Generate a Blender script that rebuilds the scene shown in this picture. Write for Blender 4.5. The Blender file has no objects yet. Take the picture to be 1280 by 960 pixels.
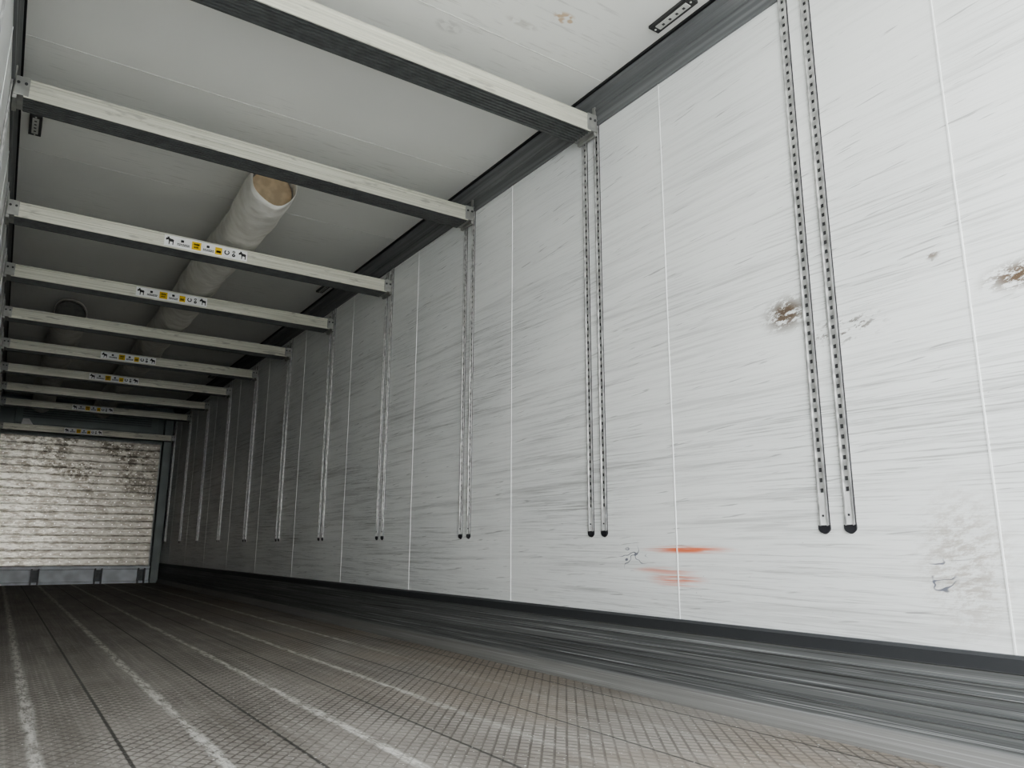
import bpy, bmesh, math, random
from mathutils import Vector, Matrix
random.seed(4)
C=bpy.context.scene.collection
ZO=0.5755
XR,XL=2.267,-0.201
ZC=2.278+ZO
Y0,Y1=-0.5,13.76
S=1.2; T0=1.4835; SEP=0.0464
# ---------------------------------------------------------------- nodes helper
class M:
    def __init__(s,name,rough=.5,metal=0.,spec=.5):
        s.m=bpy.data.materials.new(name);s.m.use_nodes=True
        s.t=s.m.node_tree;s.b=s.t.nodes['Principled BSDF']
        s.b.inputs['Roughness'].default_value=rough;s.b.inputs['Metallic'].default_value=metal
        s.b.inputs['Specular IOR Level'].default_value=spec
        s.tc=s.t.nodes.new('ShaderNodeTexCoord')
    def put(s,sock,v):
        if isinstance(v,bpy.types.NodeSocket): s.t.links.new(v,sock)
        else:
            if isinstance(v,(tuple,list)) and len(v)==3 and sock.type=='RGBA': v=(*v,1)
            sock.default_value=v
    def co(s,scale=(1,1,1),rot=(0,0,0),loc=(0,0,0)):
        src=s.tc.outputs['Object']
        if any(rot) or any(loc):
            n=s.t.nodes.new('ShaderNodeMapping');s.t.links.new(src,n.inputs['Vector'])
            n.inputs['Rotation'].default_value=rot
            n.inputs['Location'].default_value=loc
            src=n.outputs[0]
        k=s.t.nodes.new('ShaderNodeVectorMath');k.operation='MULTIPLY'
        s.t.links.new(src,k.inputs[0]);k.inputs[1].default_value=scale
        return k.outputs[0]
    def noise(s,vec,scale=1,detail=3,rough=.55,dist=0):
        n=s.t.nodes.new('ShaderNodeTexNoise');s.put(n.inputs['Vector'],vec)
        n.inputs['Scale'].default_value=scale;n.inputs['Detail'].default_value=detail
        n.inputs['Roughness'].default_value=rough;n.inputs['Distortion'].default_value=dist
        return n.outputs[0]
    def math(s,op,a,b=0.,c=0.):
        n=s.t.nodes.new('ShaderNodeMath');n.operation=op
        s.put(n.inputs[0],a);s.put(n.inputs[1],b);s.put(n.inputs[2],c);return n.outputs[0]
    def mul(s,*a):
        r=a[0]
        for q in a[1:]: r=s.math('MULTIPLY',r,q)
        return r
    def rng(s,v,a,b,c=0.,d=1.):
        n=s.t.nodes.new('ShaderNodeMapRange');n.interpolation_type='SMOOTHSTEP'
        s.put(n.inputs[0],v)
        for i,q in enumerate((a,b,c,d)): n.inputs[1+i].default_value=q
        return n.outputs[0]
    def mix(s,f,a,b):
        n=s.t.nodes.new('ShaderNodeMix');n.data_type='RGBA'
        s.put(n.inputs[0],f);s.put(n.inputs[6],a);s.put(n.inputs[7],b);return n.outputs[2]
    def xyz(s):
        n=s.t.nodes.new('ShaderNodeSeparateXYZ');s.t.links.new(s.tc.outputs['Object'],n.inputs[0]);return n.outputs
    def col(s,c): s.put(s.b.inputs['Base Color'],c)
    def bump(s,h,st=.3,d=.002):
        n=s.t.nodes.new('ShaderNodeBump');n.inputs['Strength'].default_value=st;n.inputs['Distance'].default_value=d
        s.put(n.inputs['Height'],h);s.t.links.new(n.outputs[0],s.b.inputs['Normal'])
    def ell(s,ax,cy,cz,ry,rz,edge=.45):
        k=s.t.nodes.new('ShaderNodeVectorMath');k.operation='MULTIPLY_ADD'
        s.t.links.new(s.tc.outputs['Object'],k.inputs[0])
        sc=[0,0,0];of=[0,0,0];sc[ax[0]]=1/ry;sc[ax[1]]=1/rz;of[ax[0]]=-cy/ry;of[ax[1]]=-cz/rz
        k.inputs[1].default_value=sc;k.inputs[2].default_value=of
        l=s.t.nodes.new('ShaderNodeVectorMath');l.operation='LENGTH';s.t.links.new(k.outputs[0],l.inputs[0])
        return s.rng(l.outputs['Value'],1.0,edge,0.,1.)
def simple(name,c,rough=.5,metal=0.,var=.12,sc=20):
    m=M(name,rough,metal);n=m.noise(m.co(),sc,1)
    m.col(m.mix(m.rng(n,.3,.7),tuple(x*(1-var) for x in c),tuple(min(1,x*(1+var)) for x in c)))
    return m.m
# ---------------------------------------------------------------- mesh helper
class B:
    def __init__(s): s.bm=bmesh.new()
    def box(s,a,b,mi=0):
        x0,y0,z0=a;x1,y1,z1=b
        v=[s.bm.verts.new(p) for p in [(x0,y0,z0),(x1,y0,z0),(x1,y1,z0),(x0,y1,z0),(x0,y0,z1),(x1,y0,z1),(x1,y1,z1),(x0,y1,z1)]]
        for f in [(0,3,2,1),(4,5,6,7),(0,1,5,4),(1,2,6,5),(2,3,7,6),(3,0,4,7)]:
            s.bm.faces.new([v[i] for i in f]).material_index=mi
    def prism(s,pts,axis,a,b,mi=0,mif=None):
        def P(p,t):
            q=list(p);q.insert(axis,t);return q
        A=[s.bm.verts.new(P(p,a)) for p in pts];Bv=[s.bm.verts.new(P(p,b)) for p in pts]
        n=len(pts)
        for i in range(n):
            f=s.bm.faces.new([A[i],A[(i+1)%n],Bv[(i+1)%n],Bv[i]])
            f.material_index=mif(pts[i],pts[(i+1)%n]) if mif else mi
        s.bm.faces.new(A[::-1]).material_index=mi;s.bm.faces.new(Bv).material_index=mi
    def cyl(s,c,r,axis,a,b,mi=0,n=16):
        pts=[(c[0]+r*math.cos(2*math.pi*i/n),c[1]+r*math.sin(2*math.pi*i/n)) for i in range(n)]
        s.prism(pts,axis,a,b,mi)
    def obj(s,name,mats,parent=None,bevel=0,smooth=False):
        bmesh.ops.recalc_face_normals(s.bm,faces=s.bm.faces)
        me=bpy.data.meshes.new(name);s.bm.to_mesh(me);s.bm.free()
        for m in mats: me.materials.append(m)
        o=bpy.data.objects.new(name,me);C.objects.link(o)
        if parent:o.parent=parent
        if bevel:
            mo=o.modifiers.new('b','BEVEL');mo.width=bevel;mo.segments=2;mo.limit_method='ANGLE'
        return o
# ---------------------------------------------------------------- materials
def wall_mat(name,marks):
    m=M(name,.40)
    z=m.xyz()[2]
    big=m.noise(m.co((1,.7,1.3)),1.4,1)
    c=m.mix(m.rng(big,.3,.7),(.72,.733,.725),(.79,.80,.785))
    zone=m.mul(m.rng(z,.25,.7,.65,1),m.rng(z,2.5,1.5,.35,1.))
    s1=m.noise(m.co((1,.9,42),(math.radians(.8),0,0)),1,5,.74)
    patch=m.rng(m.noise(m.co((1,.8,2.2),loc=(0,1,2)),1.4,1),.28,.60,.25,1)
    c=m.mix(m.mul(m.rng(s1,.46,.69),patch,zone,.60),c,(.36,.36,.35))
    if marks:
        s2=m.noise(m.co((1,2.0,150),(math.radians(-.8),0,0)),1,4,.78)
        c=m.mix(m.mul(m.rng(s2,.50,.65),m.rng(big,.64,.38,.2,1),zone,.80),c,(.30,.30,.29))
        fb=m.noise(m.co((1,22,60),(math.radians(14),0,0)),1,4,.75)
        s3=m.noise(m.co((1,4.5,110),(math.radians(4),0,0)),1,2,.6)
        c=m.mix(m.mul(m.rng(s3,.665,.72),.6),c,(.24,.24,.235))
        c=m.mix(m.mul(m.rng(fb,.70,.74),.55),c,(.2,.19,.18))
        for cy,cz,ry,rz,colr,lo,hi,st in [(1.62,.83+ZO,.13,.09,(.09,.055,.03),.42,.51,.95),(.86,.75+ZO,.14,.06,(.09,.05,.02),.42,.51,.95),(1.40,.72+ZO,.20,.07,(.10,.08,.06),.54,.61,.85),
                     (1.10,-.03+ZO,.18,.28,(.30,.25,.20),.40,.62,.6),(1.09,.88+ZO,.03,.02,(.12,.08,.05),.45,.55,.8)]:
            c=m.mix(m.mul(m.ell((1,2),cy,cz,ry,rz,.2),m.rng(fb,lo,hi),st),c,colr)
        rs=m.noise(m.co((1,3,150)),1,3,.7)
        for cy,cz,ry,rz,st in [(2.15,.572,.29,.022,.95),(2.21,.455,.19,.038,.8),(2.28,.49,.22,.018,.6)]:
            c=m.mix(m.mul(m.ell((1,2),cy,cz,ry,rz,.2),m.rng(rs,.34,.54),st),c,(.72,.17,.07))
        n=m.noise(m.co((1,16,26)),1,1,.5);d=m.math('ABSOLUTE',m.math('SUBTRACT',n,.5))
        for cy,cz,ry,rz in [(2.46,.535,.10,.06),(1.17,.50,.05,.06)]:
            c=m.mix(m.mul(m.ell((1,2),cy,cz,ry,rz,.6),m.rng(d,.028,.010),.85),c,(.07,.08,.12))
    m.col(c)
    return m.m
wallR=wall_mat('wall_grp_scuffed',True); wallL=wall_mat('wall_grp_left',False)
joint=simple('joint_bead',(.80,.81,.80),.4,var=.04)
m=M('ceiling_grp',.4)
n1=m.noise(m.co(),1.1,2)
c=m.mix(m.rng(n1,.3,.7),(.79,.79,.755),(.85,.85,.81))
st=m.noise(m.co((5,60,1)),1,2,.7)
c=m.mix(m.mul(m.rng(st,.56,.7),m.rng(n1,.5,.62),.35),c,(.45,.44,.41))
n2=m.noise(m.co((30,30,1)),1,1)
for cx,cy,rx,ry,colr,s_ in [(1.80,2.29,.07,.045,(.58,.42,.26),.9),(1.66,2.42,.10,.03,(.5,.48,.42),.45),(1.40,2.62,.08,.05,(.5,.49,.46),.45)]:
    c=m.mix(m.mul(m.ell((0,1),cx,cy,rx,ry,.5),m.rng(n2,.42,.56),s_),c,colr)
m.col(c);ceilM=m.m
# floor
m=M('floor_antislip',.6)
o=m.xyz();x=o[0];y=o[1]
c=m.mix(m.rng(m.noise(m.co((2,.8,1)),1.6,3,.65),.3,.7),(.19,.172,.153),(.285,.262,.236))
long=m.noise(m.co((26,.6,1)),1,4,.75)
c=m.mix(m.mul(m.rng(long,.42,.72),.45),c,(.44,.415,.38))
brown=m.mul(m.rng(x,.9,1.9),m.rng(m.noise(m.co((1.5,.8,1),loc=(3,0,0)),1.5,2),.35,.65))
c=m.mix(m.mul(brown,.45),c,(.26,.205,.15))
u=m.math('ADD',m.mul(x,22.),m.mul(y,17.));v=m.math('SUBTRACT',m.mul(x,22.),m.mul(y,17.))
du=m.math('ABSOLUTE',m.math('SUBTRACT',m.math('FRACT',u),.5));dv=m.math('ABSOLUTE',m.math('SUBTRACT',m.math('FRACT',v),.5))
lat=m.rng(m.math('MAXIMUM',du,dv),.34,.45)
wear=m.rng(m.noise(m.co((1.4,.9,1)),1.8,2),.35,.6,.4,1)
c=m.mix(m.mul(lat,wear,.70),c,(.07,.061,.053))
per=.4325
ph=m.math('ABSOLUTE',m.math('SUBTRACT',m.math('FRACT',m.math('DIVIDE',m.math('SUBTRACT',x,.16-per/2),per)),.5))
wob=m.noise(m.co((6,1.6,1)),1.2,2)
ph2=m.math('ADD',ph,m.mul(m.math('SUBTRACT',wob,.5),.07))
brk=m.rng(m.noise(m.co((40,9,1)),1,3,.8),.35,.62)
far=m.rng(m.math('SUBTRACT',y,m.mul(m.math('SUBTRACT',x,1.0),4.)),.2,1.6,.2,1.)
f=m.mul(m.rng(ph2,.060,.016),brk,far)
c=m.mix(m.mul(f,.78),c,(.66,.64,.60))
c=m.mix(m.mul(m.rng(ph,.483,.492),.85),c,(.035,.033,.031))
sp=m.noise(m.co(),85,1)
c=m.mix(m.mul(m.rng(sp,.70,.74),.8),c,(.7,.68,.65))
m.col(c);m.bump(lat,.5,-.002);floorM=m.m
# kick plate
m=M('kick_plate_aluminium',.55,.0)
zz=m.xyz()[2]
s1=m.noise(m.co((1,.3,90)),1,3,.7)
c=m.mix(m.rng(s1,.35,.65),(.085,.088,.088),(.150,.154,.153))
s2=m.noise(m.co((1,.9,210)),1,2,.6)
c=m.mix(m.mul(m.rng(s2,.60,.66),.6),c,(.36,.37,.365))
c=m.mix(m.mul(m.rng(s2,.40,.34),.75),c,(.025,.025,.027))
c=m.mix(m.rng(zz,.258,.266),c,(.035,.037,.04))
c=m.mix(m.mul(m.rng(zz,.070,.05),.55),c,(.26,.25,.235))
m.col(c);kickM=m.m
darkR=simple('dark_gasket',(.025,.026,.028),.6)
m=M('cornice_aluminium',.5,.3)
s1=m.noise(m.co((1,.7,50)),1,2,.6)
m.col(m.mix(m.rng(s1,.3,.7),(.14,.145,.15),(.22,.225,.23)));cornM=m.m
m=M('track_aluminium',.32,.65)
m.col(m.mix(m.rng(m.noise(m.co(),30,1),.3,.7),(.42,.42,.415),(.66,.66,.65)));alu=m.m
foot=simple('track_foot_alu',(.74,.74,.73),.35,.2)
slot=simple('track_slot_dark',(.045,.045,.047),.5)
cap=simple('track_end_cap',(.02,.02,.024),.5)
m=M('beam_anodised',.42,.35)
s1=m.noise(m.co((1.2,60,90)),1,2,.7)
c=m.mix(m.rng(s1,.3,.7),(.54,.535,.455),(.70,.69,.60))
c=m.mix(m.mul(m.rng(m.noise(m.co((7,1,30)),1,2,.7),.58,.7),.55),c,(.3,.29,.26))
m.col(c);beamM=m.m
beamD=simple('beam_ribbed_dark_shade',(.11,.115,.112),.5,.3)  # dark ribbed finish, with the underside's shade also put into the colour
headM=simple('beam_end_steel',(.36,.36,.34),.45,.6)
labW=simple('label_white',(.84,.84,.82),.5,var=.05);labY=simple('label_yellow',(.80,.54,.03),.5,var=.05);labK=simple('label_black',(.015,.015,.015),.5)
m=M('duct_fabric',.85)
w=m.noise(m.co((6,10,6)),1.3,2,.6)
c=m.mix(m.rng(w,.3,.7),(.68,.66,.60),(.80,.785,.73))
m.col(c);m.bump(w,.6,.025);ductM=m.m
brownM=simple('duct_inner_brown',(.48,.38,.26),.8)
inD=simple('duct_inner_grey',(.14,.14,.13),.8)
greyG=simple('front_wall_greygreen',(.33,.375,.36),.5,sc=3)
m=M('bulkhead_dirty_shaded_panel',.38,.65)
o=m.xyz()
d1=m.noise(m.co((5,1,16)),1.4,4,.75)
c=m.mix(m.rng(d1,.42,.62),(.86,.83,.75),(.42,.38,.32))
c=m.mix(m.mul(m.rng(o[0],.2,1.2),.6),c,(.32,.30,.27))  # painted light fall-off: colour darkens rightwards, away from the bright left side
dk=m.noise(m.co((9,1,13),loc=(2,0,0)),1.2,4,.8)
big=m.noise(m.co((1.6,1,2.4),loc=(1,0,4)),1.1,1)
msk=m.mul(m.rng(o[2],.6,1.9,.3,1),m.rng(o[0],.0,.7,.45,1),m.rng(big,.33,.58))
c=m.mix(m.mul(m.rng(dk,.43,.57),msk,.88),c,(.11,.093,.073))
m.col(c);bulkM=m.m
ledgeM=simple('ledge_white',(.78,.82,.86),.45,sc=6)
lampW=simple('lamp_lens',(.60,.60,.57),.25,var=.05);lampK=simple('lamp_housing',(.05,.05,.05),.5)
grilleM=simple('grille_grey',(.20,.225,.215),.5)
conc=simple('yard_concrete',(.54,.53,.50),.9,sc=1)
# ---------------------------------------------------------------- shell
def shell(name,a,b,mat): 
    k=B();k.box(a,b);return k.obj(name,[mat])
floor=shell('floor',(XL-.08,Y0,-.1),(XR+.08,Y1+.08,0),floorM)
wr=shell('wall_right',(XR,Y0,0),(XR+.08,Y1+.08,ZC),wallR)
wl=shell('wall_left',(XL-.08,Y0,0),(XL,Y1+.08,ZC),wallL)
cl=shell('ceiling',(XL-.08,Y0,ZC),(XR+.08,Y1+.08,ZC+.08),ceilM)
wf=shell('wall_front',(XL,Y1,0),(XR,Y1+.08,ZC),greyG)
k=B()
y=1.0-1.2
while y<Y1-.3:
    k.box((XR-.0022,y-.0024,.29),(XR,y+.0024,ZC-.19));y+=1.2
k.obj('joint_bead',[joint],wr)
k=B();y=1.0-1.2
while y<Y1-.3:
    k.box((XL,y-.0022,.29),(XL+.0018,y+.0022,ZC-.19));y+=1.2
k.obj('joint_bead_l',[joint],wl)
k=B();y=1.0-1.2+.35
while y<Y1-.3:
    k.box((XL,y-.002,ZC-.0012),(XR,y+.002,ZC));y+=1.2
k.obj('ceiling_seams',[simple('seam',(.66,.66,.63),.5)],cl)
H=.306
def kick(sg,X,name):
    p=[(0,0),(-.055,0),(-.053,.012),(-.044,.030),(-.032,.055),(-.026,.060),(-.022,.064)]
    for g in (.105,.150,.195,.228):
        p+=[(-.022,g-.004),(-.027,g-.002),(-.027,g+.002),(-.022,g+.004)]
    p+=[(-.022,.258),(-.029,.262),(-.029,H-.008),(-.016,H),(0,H)]
    k=B();k.prism([(X+sg*a,z) for a,z in p],1,Y0,Y1-.02)
    return k.obj(name,[kickM])
kick(1,XR,'baseboard_right');kick(-1,XL,'baseboard_left')
def corn(sg,X,name):
    p=[(0,ZC-.198),(-.012,ZC-.198),(-.014,ZC-.18),(-.008,ZC-.176),(-.008,ZC-.12),(-.014,ZC-.116),(-.014,ZC-.106),(-.008,ZC-.10),(-.008,ZC-.045),(-.02,ZC-.03),(-.02,ZC-.014),(-.012,ZC-.012),(-.012,ZC),(0,ZC)]
    k=B();k.prism([(X+sg*a,z) for a,z in p],1,Y0,Y1-.02)
    o=k.obj(name,[cornM])
    k=B();k.box((min(X,X-sg*.03),Y0,ZC-.010),(max(X,X-sg*.03),Y1-.02,ZC-.0005));k.obj('gasket',[darkR],o)
corn(1,XR,'trim_1');corn(-1,XL,'trim_2')
# ---------------------------------------------------------------- tracks
def track(sg,X,yc,name):
    zb=.0639+ZO;zt=ZC-.165
    k=B();G=.0006
    def bx(d0,d1,y0,y1,z0,z1,mi):
        xa,xb=X-sg*d0,X-sg*d1
        k.box((min(xa,xb),y0,z0),(max(xa,xb),y1,z1),mi)
    for s in (-1,1):
        y=yc+s*SEP;w=.0165
        pts=[(y-w-.004,zt),(y-w-.004,zb)]
        for i in range(1,8):
            a=math.pi+math.pi*i/8;pts.append((y+w*math.cos(a),zb+w*.9*math.sin(a)))
        pts+= [(y+w+.004,zb),(y+w+.004,zt)]
        k.prism(pts,0,X-sg*.0015,X-sg*G,1)
        pts=[]
        for i in range(17):
            a=math.pi+math.pi*i/16;pts.append((y+(w+.005)*math.cos(a),zb+.004+(w)*math.sin(a)))
        pts+=[(y+w+.005,zb+.014),(y-w-.005,zb+.014)]
        k.prism(pts,0,X-sg*.006,X-sg*G,2)
        bx(G,.008,y-w+.0005,y-w+.0055,zb+.012,zt,0);bx(G,.008,y+w-.0055,y+w-.0005,zb+.012,zt,0)
        bx(G,.0035,y-w+.0055,y-.006,zb+.012,zt,0);bx(G,.0035,y+.006,y+w-.0055,zb+.012,zt,0)
        bx(G,.006,y-.0105,y+.0105,zb+.014,zb+.12,3)
        k.cyl((y,zb+.045),.004,0,X-sg*.008,X-sg*.006,1,8)
        z=zb+.135
        while z<zt-.02:
            bx(G,.0034,y-.0065,y+.0065,z,z+.020,0);z+=.034
    return k.obj(name,[alu,slot,cap,foot])
for i in range(0,11):
    yc=T0+i*S
    if yc>Y1-.2:break
    track(1,XR,yc,'load_track');track(-1,XL,yc,'load_track')
# ---------------------------------------------------------------- beams
def label(parent,yf,zm):
    x0,x1=.66,1.18;h=.072;L=x1-x0
    mats=[labW,labY,labK]
    k=B();k.box((x0,yf-.0012,zm-h/2),(x1,yf+.0005,zm+h/2),0)
    def yb(u0,u1,v0,v1,mi): k.box((x0+u0*L,yf-.002,zm+(v0-.5)*h),(x0+u1*L,yf-.001,zm+(v1-.5)*h),mi)
    def poly(pts,mi): k.prism(pts,1,yf-.002,yf-.001,mi)
    for u,fl in ((.065,1),(.94,1)):
        e=[(-.45,.10),(-.40,.28),(-.26,.34),(-.30,.5),(-.2,.42),(-.12,.52),(-.10,.36),(.0,.26),(.30,.22),(.42,.12),(.38,-.02),(.36,-.45),(.28,-.45),(.26,-.08),(.0,-.08),(-.04,-.45),(-.12,-.45),(-.12,-.02),(-.2,.12),(-.38,.02)]
        poly([(x0+u*L+a*fl*h*.8,zm+b*h*.8) for a,b in e],2)
    yb(.32,.43,.12,.88,1);yb(.60,.685,.12,.80,1)
    yb(.34,.41,.55,.7,2);yb(.345,.40,.3,.42,2);yb(.615,.67,.3,.5,2)
    for u0,u1 in ((.15,.30),(.455,.585)):
        for v in (.22,.34):
            u=u0
            while u<u1-.01:
                w=random.uniform(.006,.018);yb(u,u+w,v,v+.08,2);u+=w+.004
        yb(u0+.04,u0+.075,.55,.78,2)
    def ring(cx,cz,r0,r1,skip):
        n=18
        for i in range(n):
            if i in skip:continue
            a=2*math.pi*i/n;b=2*math.pi*(i+1)/n
            poly([(cx+r1*math.cos(a),cz+r1*math.sin(a)),(cx+r0*math.cos(a),cz+r0*math.sin(a)),(cx+r0*math.cos(b),cz+r0*math.sin(b)),(cx+r1*math.cos(b),cz+r1*math.sin(b))],2)
    ring(x0+.745*L,zm,.017,.010,(3,4,5))
    ring(x0+.83*L,zm+.012,.009,.004,());ring(x0+.83*L,zm-.012,.011,.003,())
    k.obj('label',mats,parent)
HB,DB=.095,.14
def beam(i,zt,lab):
    yf=T0+i*S-.065;zt+=ZO
    e=bpy.data.objects.new('decking_beam',None);C.objects.link(e)
    zb=zt-HB;yb=yf+DB
    x0,x1=XL+.055,XR-.055
    p=[(yf,zt),(yf-.003,zt-.002),(yf-.003,zt-.012),(yf,zt-.015),(yf,zt-.05),(yf+.0025,zt-.052),(yf,zt-.054),(yf,zb+.015),(yf-.003,zb+.012),(yf-.003,zb+.001),(yf+.002,zb)]
    n=6
    for j in range(n):
        a=yf+.008+j*(DB-.016)/n;w=(DB-.016)/n
        p+=[(a+w*.1,zb),(a+w*.2,zb+.010),(a+w*.55,zb+.010),(a+w*.65,zb)]
    p+=[(yb,zb),(yb,zt)]
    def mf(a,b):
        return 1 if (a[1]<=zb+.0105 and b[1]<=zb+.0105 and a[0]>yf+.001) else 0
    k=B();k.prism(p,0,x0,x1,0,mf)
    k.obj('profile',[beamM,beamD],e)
    for sg,X in ((1,XR),(-1,XL)):
        k=B()
        def bx(d0,d1,y0,y1,z0,z1,mi=0):
            xa,xb=X-sg*d0,X-sg*d1
            k.box((min(xa,xb),y0,z0),(max(xa,xb),y1,z1),mi)
        bx(.016,.075,yf-.005,yb+.004,zb+.006,zt+.003)
        bx(.012,.03,yf+.002,yb-.002,zb-.012,zb+.03)
        bx(.010,.018,T0+i*S-SEP-.010,T0+i*S-SEP+.010,zb+.01,zt+.06)
        bx(.010,.018,T0+i*S+SEP-.010,T0+i*S+SEP+.010,zb+.01,zt+.06)
        for dx in (.03,.06):
            k.cyl((X-sg*dx,zt-.03),.007,1,yf-.010,yf-.005,1,12)
        k.obj('end_head',[headM,slot],e,bevel=.002)
    if lab: label(e,yf-.002,zt-.047)
Z={1:2.125,2:2.10,10:1.79}
for i in range(1,11):
    beam(i,Z.get(i,1.972),i in(3,4,6,7,9,10))
# ---------------------------------------------------------------- ducts
def duct(cx,y0,y1,r,endm,name,ss):
    random.seed(ss)
    e=bpy.data.objects.new(name,None);C.objects.link(e)
    bm=bmesh.new();n=32;rings=[]
    N=int((y1-y0)/.05)
    ph=[random.uniform(0,6.28) for _ in range(6)]
    for j in range(N+1):
        y=y0+(y1-y0)*j/N
        rr=r*(1+.03*math.sin(y*7+ph[0])+.022*math.sin(y*19+ph[1]))
        if j<4: rr*=(.97+.01*j)
        cxx=cx+.008*math.sin(y*3+ph[2]);cz=ZC-.004-r*1.02
        ring=[]
        for i in range(n):
            a=2*math.pi*i/n
            q=rr*(1+.02*math.sin(3*a+y*4+ph[3])+.018*math.sin(5*a-y*9+ph[4]))
            z=cz+q*math.sin(a)
            z=min(z,ZC-.003)
            ring.append(bm.verts.new((cxx+q*math.cos(a)*1.02,y+.012*math.sin(a*2+ph[5])*(j==0),z)))
        rings.append(ring)
    for A,Bq in zip(rings,rings[1:]):
        for i in range(n): bm.faces.new([A[i],A[(i+1)%n],Bq[(i+1)%n],Bq[i]])
    for f in bm.faces:f.smooth=True
    me=bpy.data.meshes.new('sleeve');bm.to_mesh(me);bm.free();me.materials.append(ductM)
    o=bpy.data.objects.new('sleeve',me);C.objects.link(o);o.parent=e
    sm=o.modifiers.new('s','SOLIDIFY');sm.thickness=.004
    k=B();k.cyl((cx,ZC-.004-r*1.02),r*.93,1,y0+.10,y0+.11,0,28);k.obj('inner_baffle',[endm],e)
    k=B();y=y0+.25
    while y<y1-.2:
        k.box((cx-.012,y-.01,ZC-.012),(cx+.012,y+.01,ZC-.0005),0);y+=.6
    k.obj('hanger_clips',[headM],e)
duct(1.14,4.28,13.5,.138,brownM,'fabric_air_duct',1)
duct(.32,7.9,13.5,.138,inD,'fabric_air_duct',2)
# ---------------------------------------------------------------- lamps
def lamp(x,y):
    k=B();k.box((x-.030,y-.118,ZC-.014),(x+.030,y+.118,ZC-.0005),0)
    k.box((x-.016,y-.090,ZC-.018),(x+.016,y+.090,ZC-.013),1)
    for s in(-1,1):k.cyl((x,y+s*.105),.005,2,ZC-.017,ZC-.013,1,10)
    for j in range(4): k.box((x-.006,y-.07+j*.04,ZC-.0195),(x+.006,y-.058+j*.04,ZC-.0178),0)
    k.obj('ceiling_lamp',[lampK,lampW],bevel=.004)
for y in (2.0,6.3,10.6): lamp(XR-.10,y)
for y in (4.6,8.9): lamp(XL+.10,y)
# ---------------------------------------------------------------- front end
e=bpy.data.objects.new('bulkhead_panel',None);C.objects.link(e)
yf=13.67;bx0,bx1=-.14,2.08;bz0,bz1=-.30+ZO,1.655+ZO
pts=[(Y1-.002,bz0),(yf,bz0)];ns=17;hh=(bz1-bz0)/ns
for j in range(ns):
    z=bz0+j*hh
    pts+=[(yf,z+.004),(yf-.006,z+.012),(yf-.006,z+hh-.012),(yf,z+hh-.004)]
pts+=[(yf,bz1),(Y1-.002,bz1)]
k=B();k.prism(pts,0,bx0,bx1)
k.obj('slatted_sheet',[bulkM],e)
k=B()
for j in range(ns):
    z=bz0+(j+.5)*hh
    for i in range(17):
        x=bx0+.06+i*(bx1-bx0-.12)/16
        k.cyl((x,z),.010,1,yf-.011,yf-.005,0,8)
k.obj('rivets',[simple('rivet',(.85,.84,.80),.35,.5)],e)
k=B();k.box((bx0-.02,yf-.012,bz1),(bx1+.02,Y1-.002,bz1+.03));k.box((bx1,yf-.012,bz0),(bx1+.02,Y1-.002,bz1));k.box((bx0-.02,yf-.012,bz0),(bx0,Y1-.002,bz1))
k.obj('frame',[simple('frame_grey',(.36,.39,.38),.5)],e)
e=bpy.data.objects.new('bulkhead_kick_ledge',None);C.objects.link(e)
k=B();k.prism([(Y1-.002,0.001),(yf-.03,0.001),(yf-.03,.03),(yf-.005,.04),(yf-.005,.215),(yf-.04,.225),(yf-.04,.262),(yf-.02,.272),(Y1-.002,.272)],0,XL+.06,XR-.16)
k.obj('ledge',[ledgeM],e)
k=B()
for x in(.48,1.32,1.93):
    for s in(0,1): k.box((x+s*.09,yf-.075,.001),(x+s*.09+.02,yf-.004,.235))
    k.box((x,yf-.012,.04),(x+.11,yf-.004,.21))
k.obj('brackets',[simple('bracket_grey',(.16,.17,.18),.5)],e)
k=B();k.box((XR-.15,13.62,.0),(XR-.03,Y1-.002,ZC-.2));k.obj('corner_post',[greyG],bevel=.01)
e=bpy.data.objects.new('evaporator_unit',None);C.objects.link(e)
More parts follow.
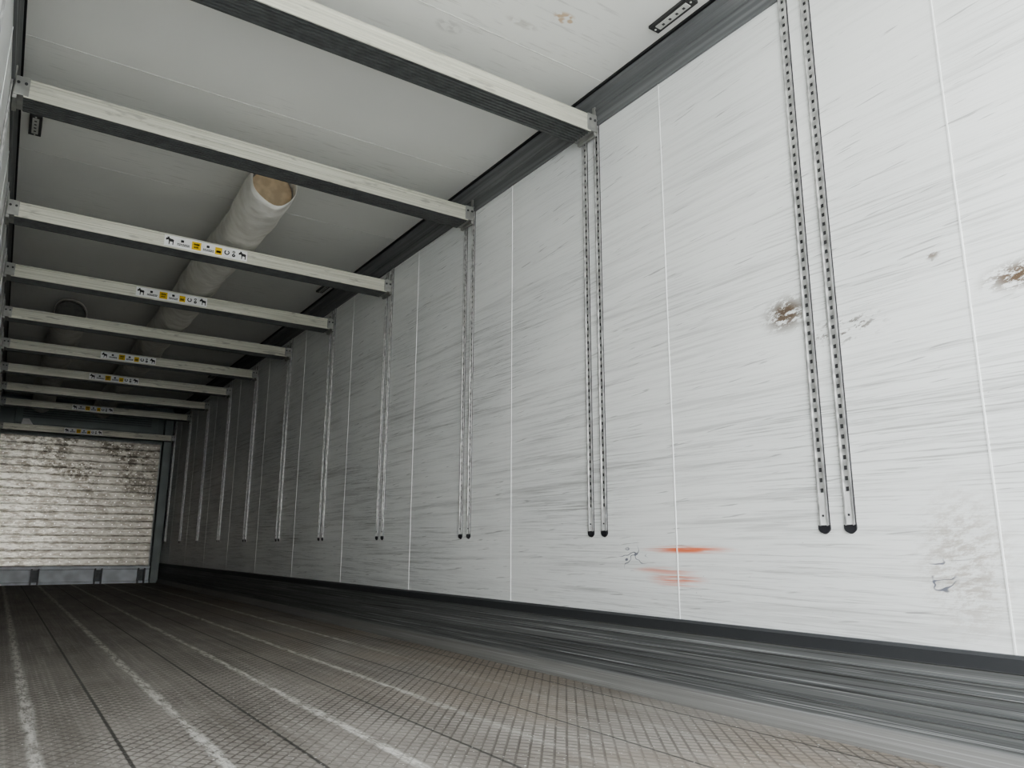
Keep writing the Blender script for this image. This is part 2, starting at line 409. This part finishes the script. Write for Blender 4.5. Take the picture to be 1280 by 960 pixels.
k=B();k.prism([(Y1-.002,1.80+ZO),(13.62,1.80+ZO),(13.60,1.83+ZO),(13.60,2.20+ZO),(Y1-.002,2.20+ZO)],0,.0,2.0);k.obj('housing',[greyG],e,bevel=.01)
k=B()
for j in range(7): k.box((.1,13.592,1.93+ZO+j*.036),(1.9,13.602,1.945+ZO+j*.036))
k.obj('grille',[grilleM],e)
k=B();k.prism([(.08,1.74+ZO),(.30,1.74+ZO),(.27,1.78+ZO),(.19,1.90+ZO),(.11,1.90+ZO)],1,13.575,13.60);k.obj('mount_bracket',[labW],e)
# ---------------------------------------------------------------- outside
k=B();k.box((-30,-60,-1.3),(30,-.2,-1.2));k.obj('ground',[conc])
w=bpy.data.worlds.new('w');bpy.context.scene.world=w;w.use_nodes=True
t=w.node_tree;bg=t.nodes['Background']
tc=t.nodes.new('ShaderNodeTexCoord');sp=t.nodes.new('ShaderNodeSeparateXYZ');t.links.new(tc.outputs['Generated'],sp.inputs[0])
rp=t.nodes.new('ShaderNodeValToRGB');t.links.new(sp.outputs[2],rp.inputs[0])
rp.color_ramp.elements[0].position=.0;rp.color_ramp.elements[0].color=(1.,.99,.96,1)
rp.color_ramp.elements[1].position=.6;rp.color_ramp.elements[1].color=(.80,.86,.93,1)
t.links.new(rp.outputs[0],bg.inputs[0]);bg.inputs[1].default_value=4.0
sc=bpy.context.scene
sc.view_settings.view_transform='AgX';sc.view_settings.look='AgX - Medium High Contrast';sc.view_settings.exposure=1.15
# ---------------------------------------------------------------- camera
yaw,pit,roll=.5887,.214,.0047
s_,c_=math.sin(yaw),math.cos(yaw);sp_,cp_=math.sin(pit),math.cos(pit)
F=Vector((s_*cp_,c_*cp_,sp_));R=Vector((c_,-s_,0));U=R.cross(F)
R2=R*math.cos(roll)+U*math.sin(roll);U2=-R*math.sin(roll)+U*math.cos(roll)
cd=bpy.data.cameras.new('camera');cam=bpy.data.objects.new('camera',cd);C.objects.link(cam)
mm=Matrix((R2,U2,-F)).transposed().to_4x4();mm.translation=Vector((0,0,ZO));cam.matrix_world=mm
cd.sensor_width=36;cd.lens=942.9/1280*36;cd.clip_start=.02
sc.camera=cam
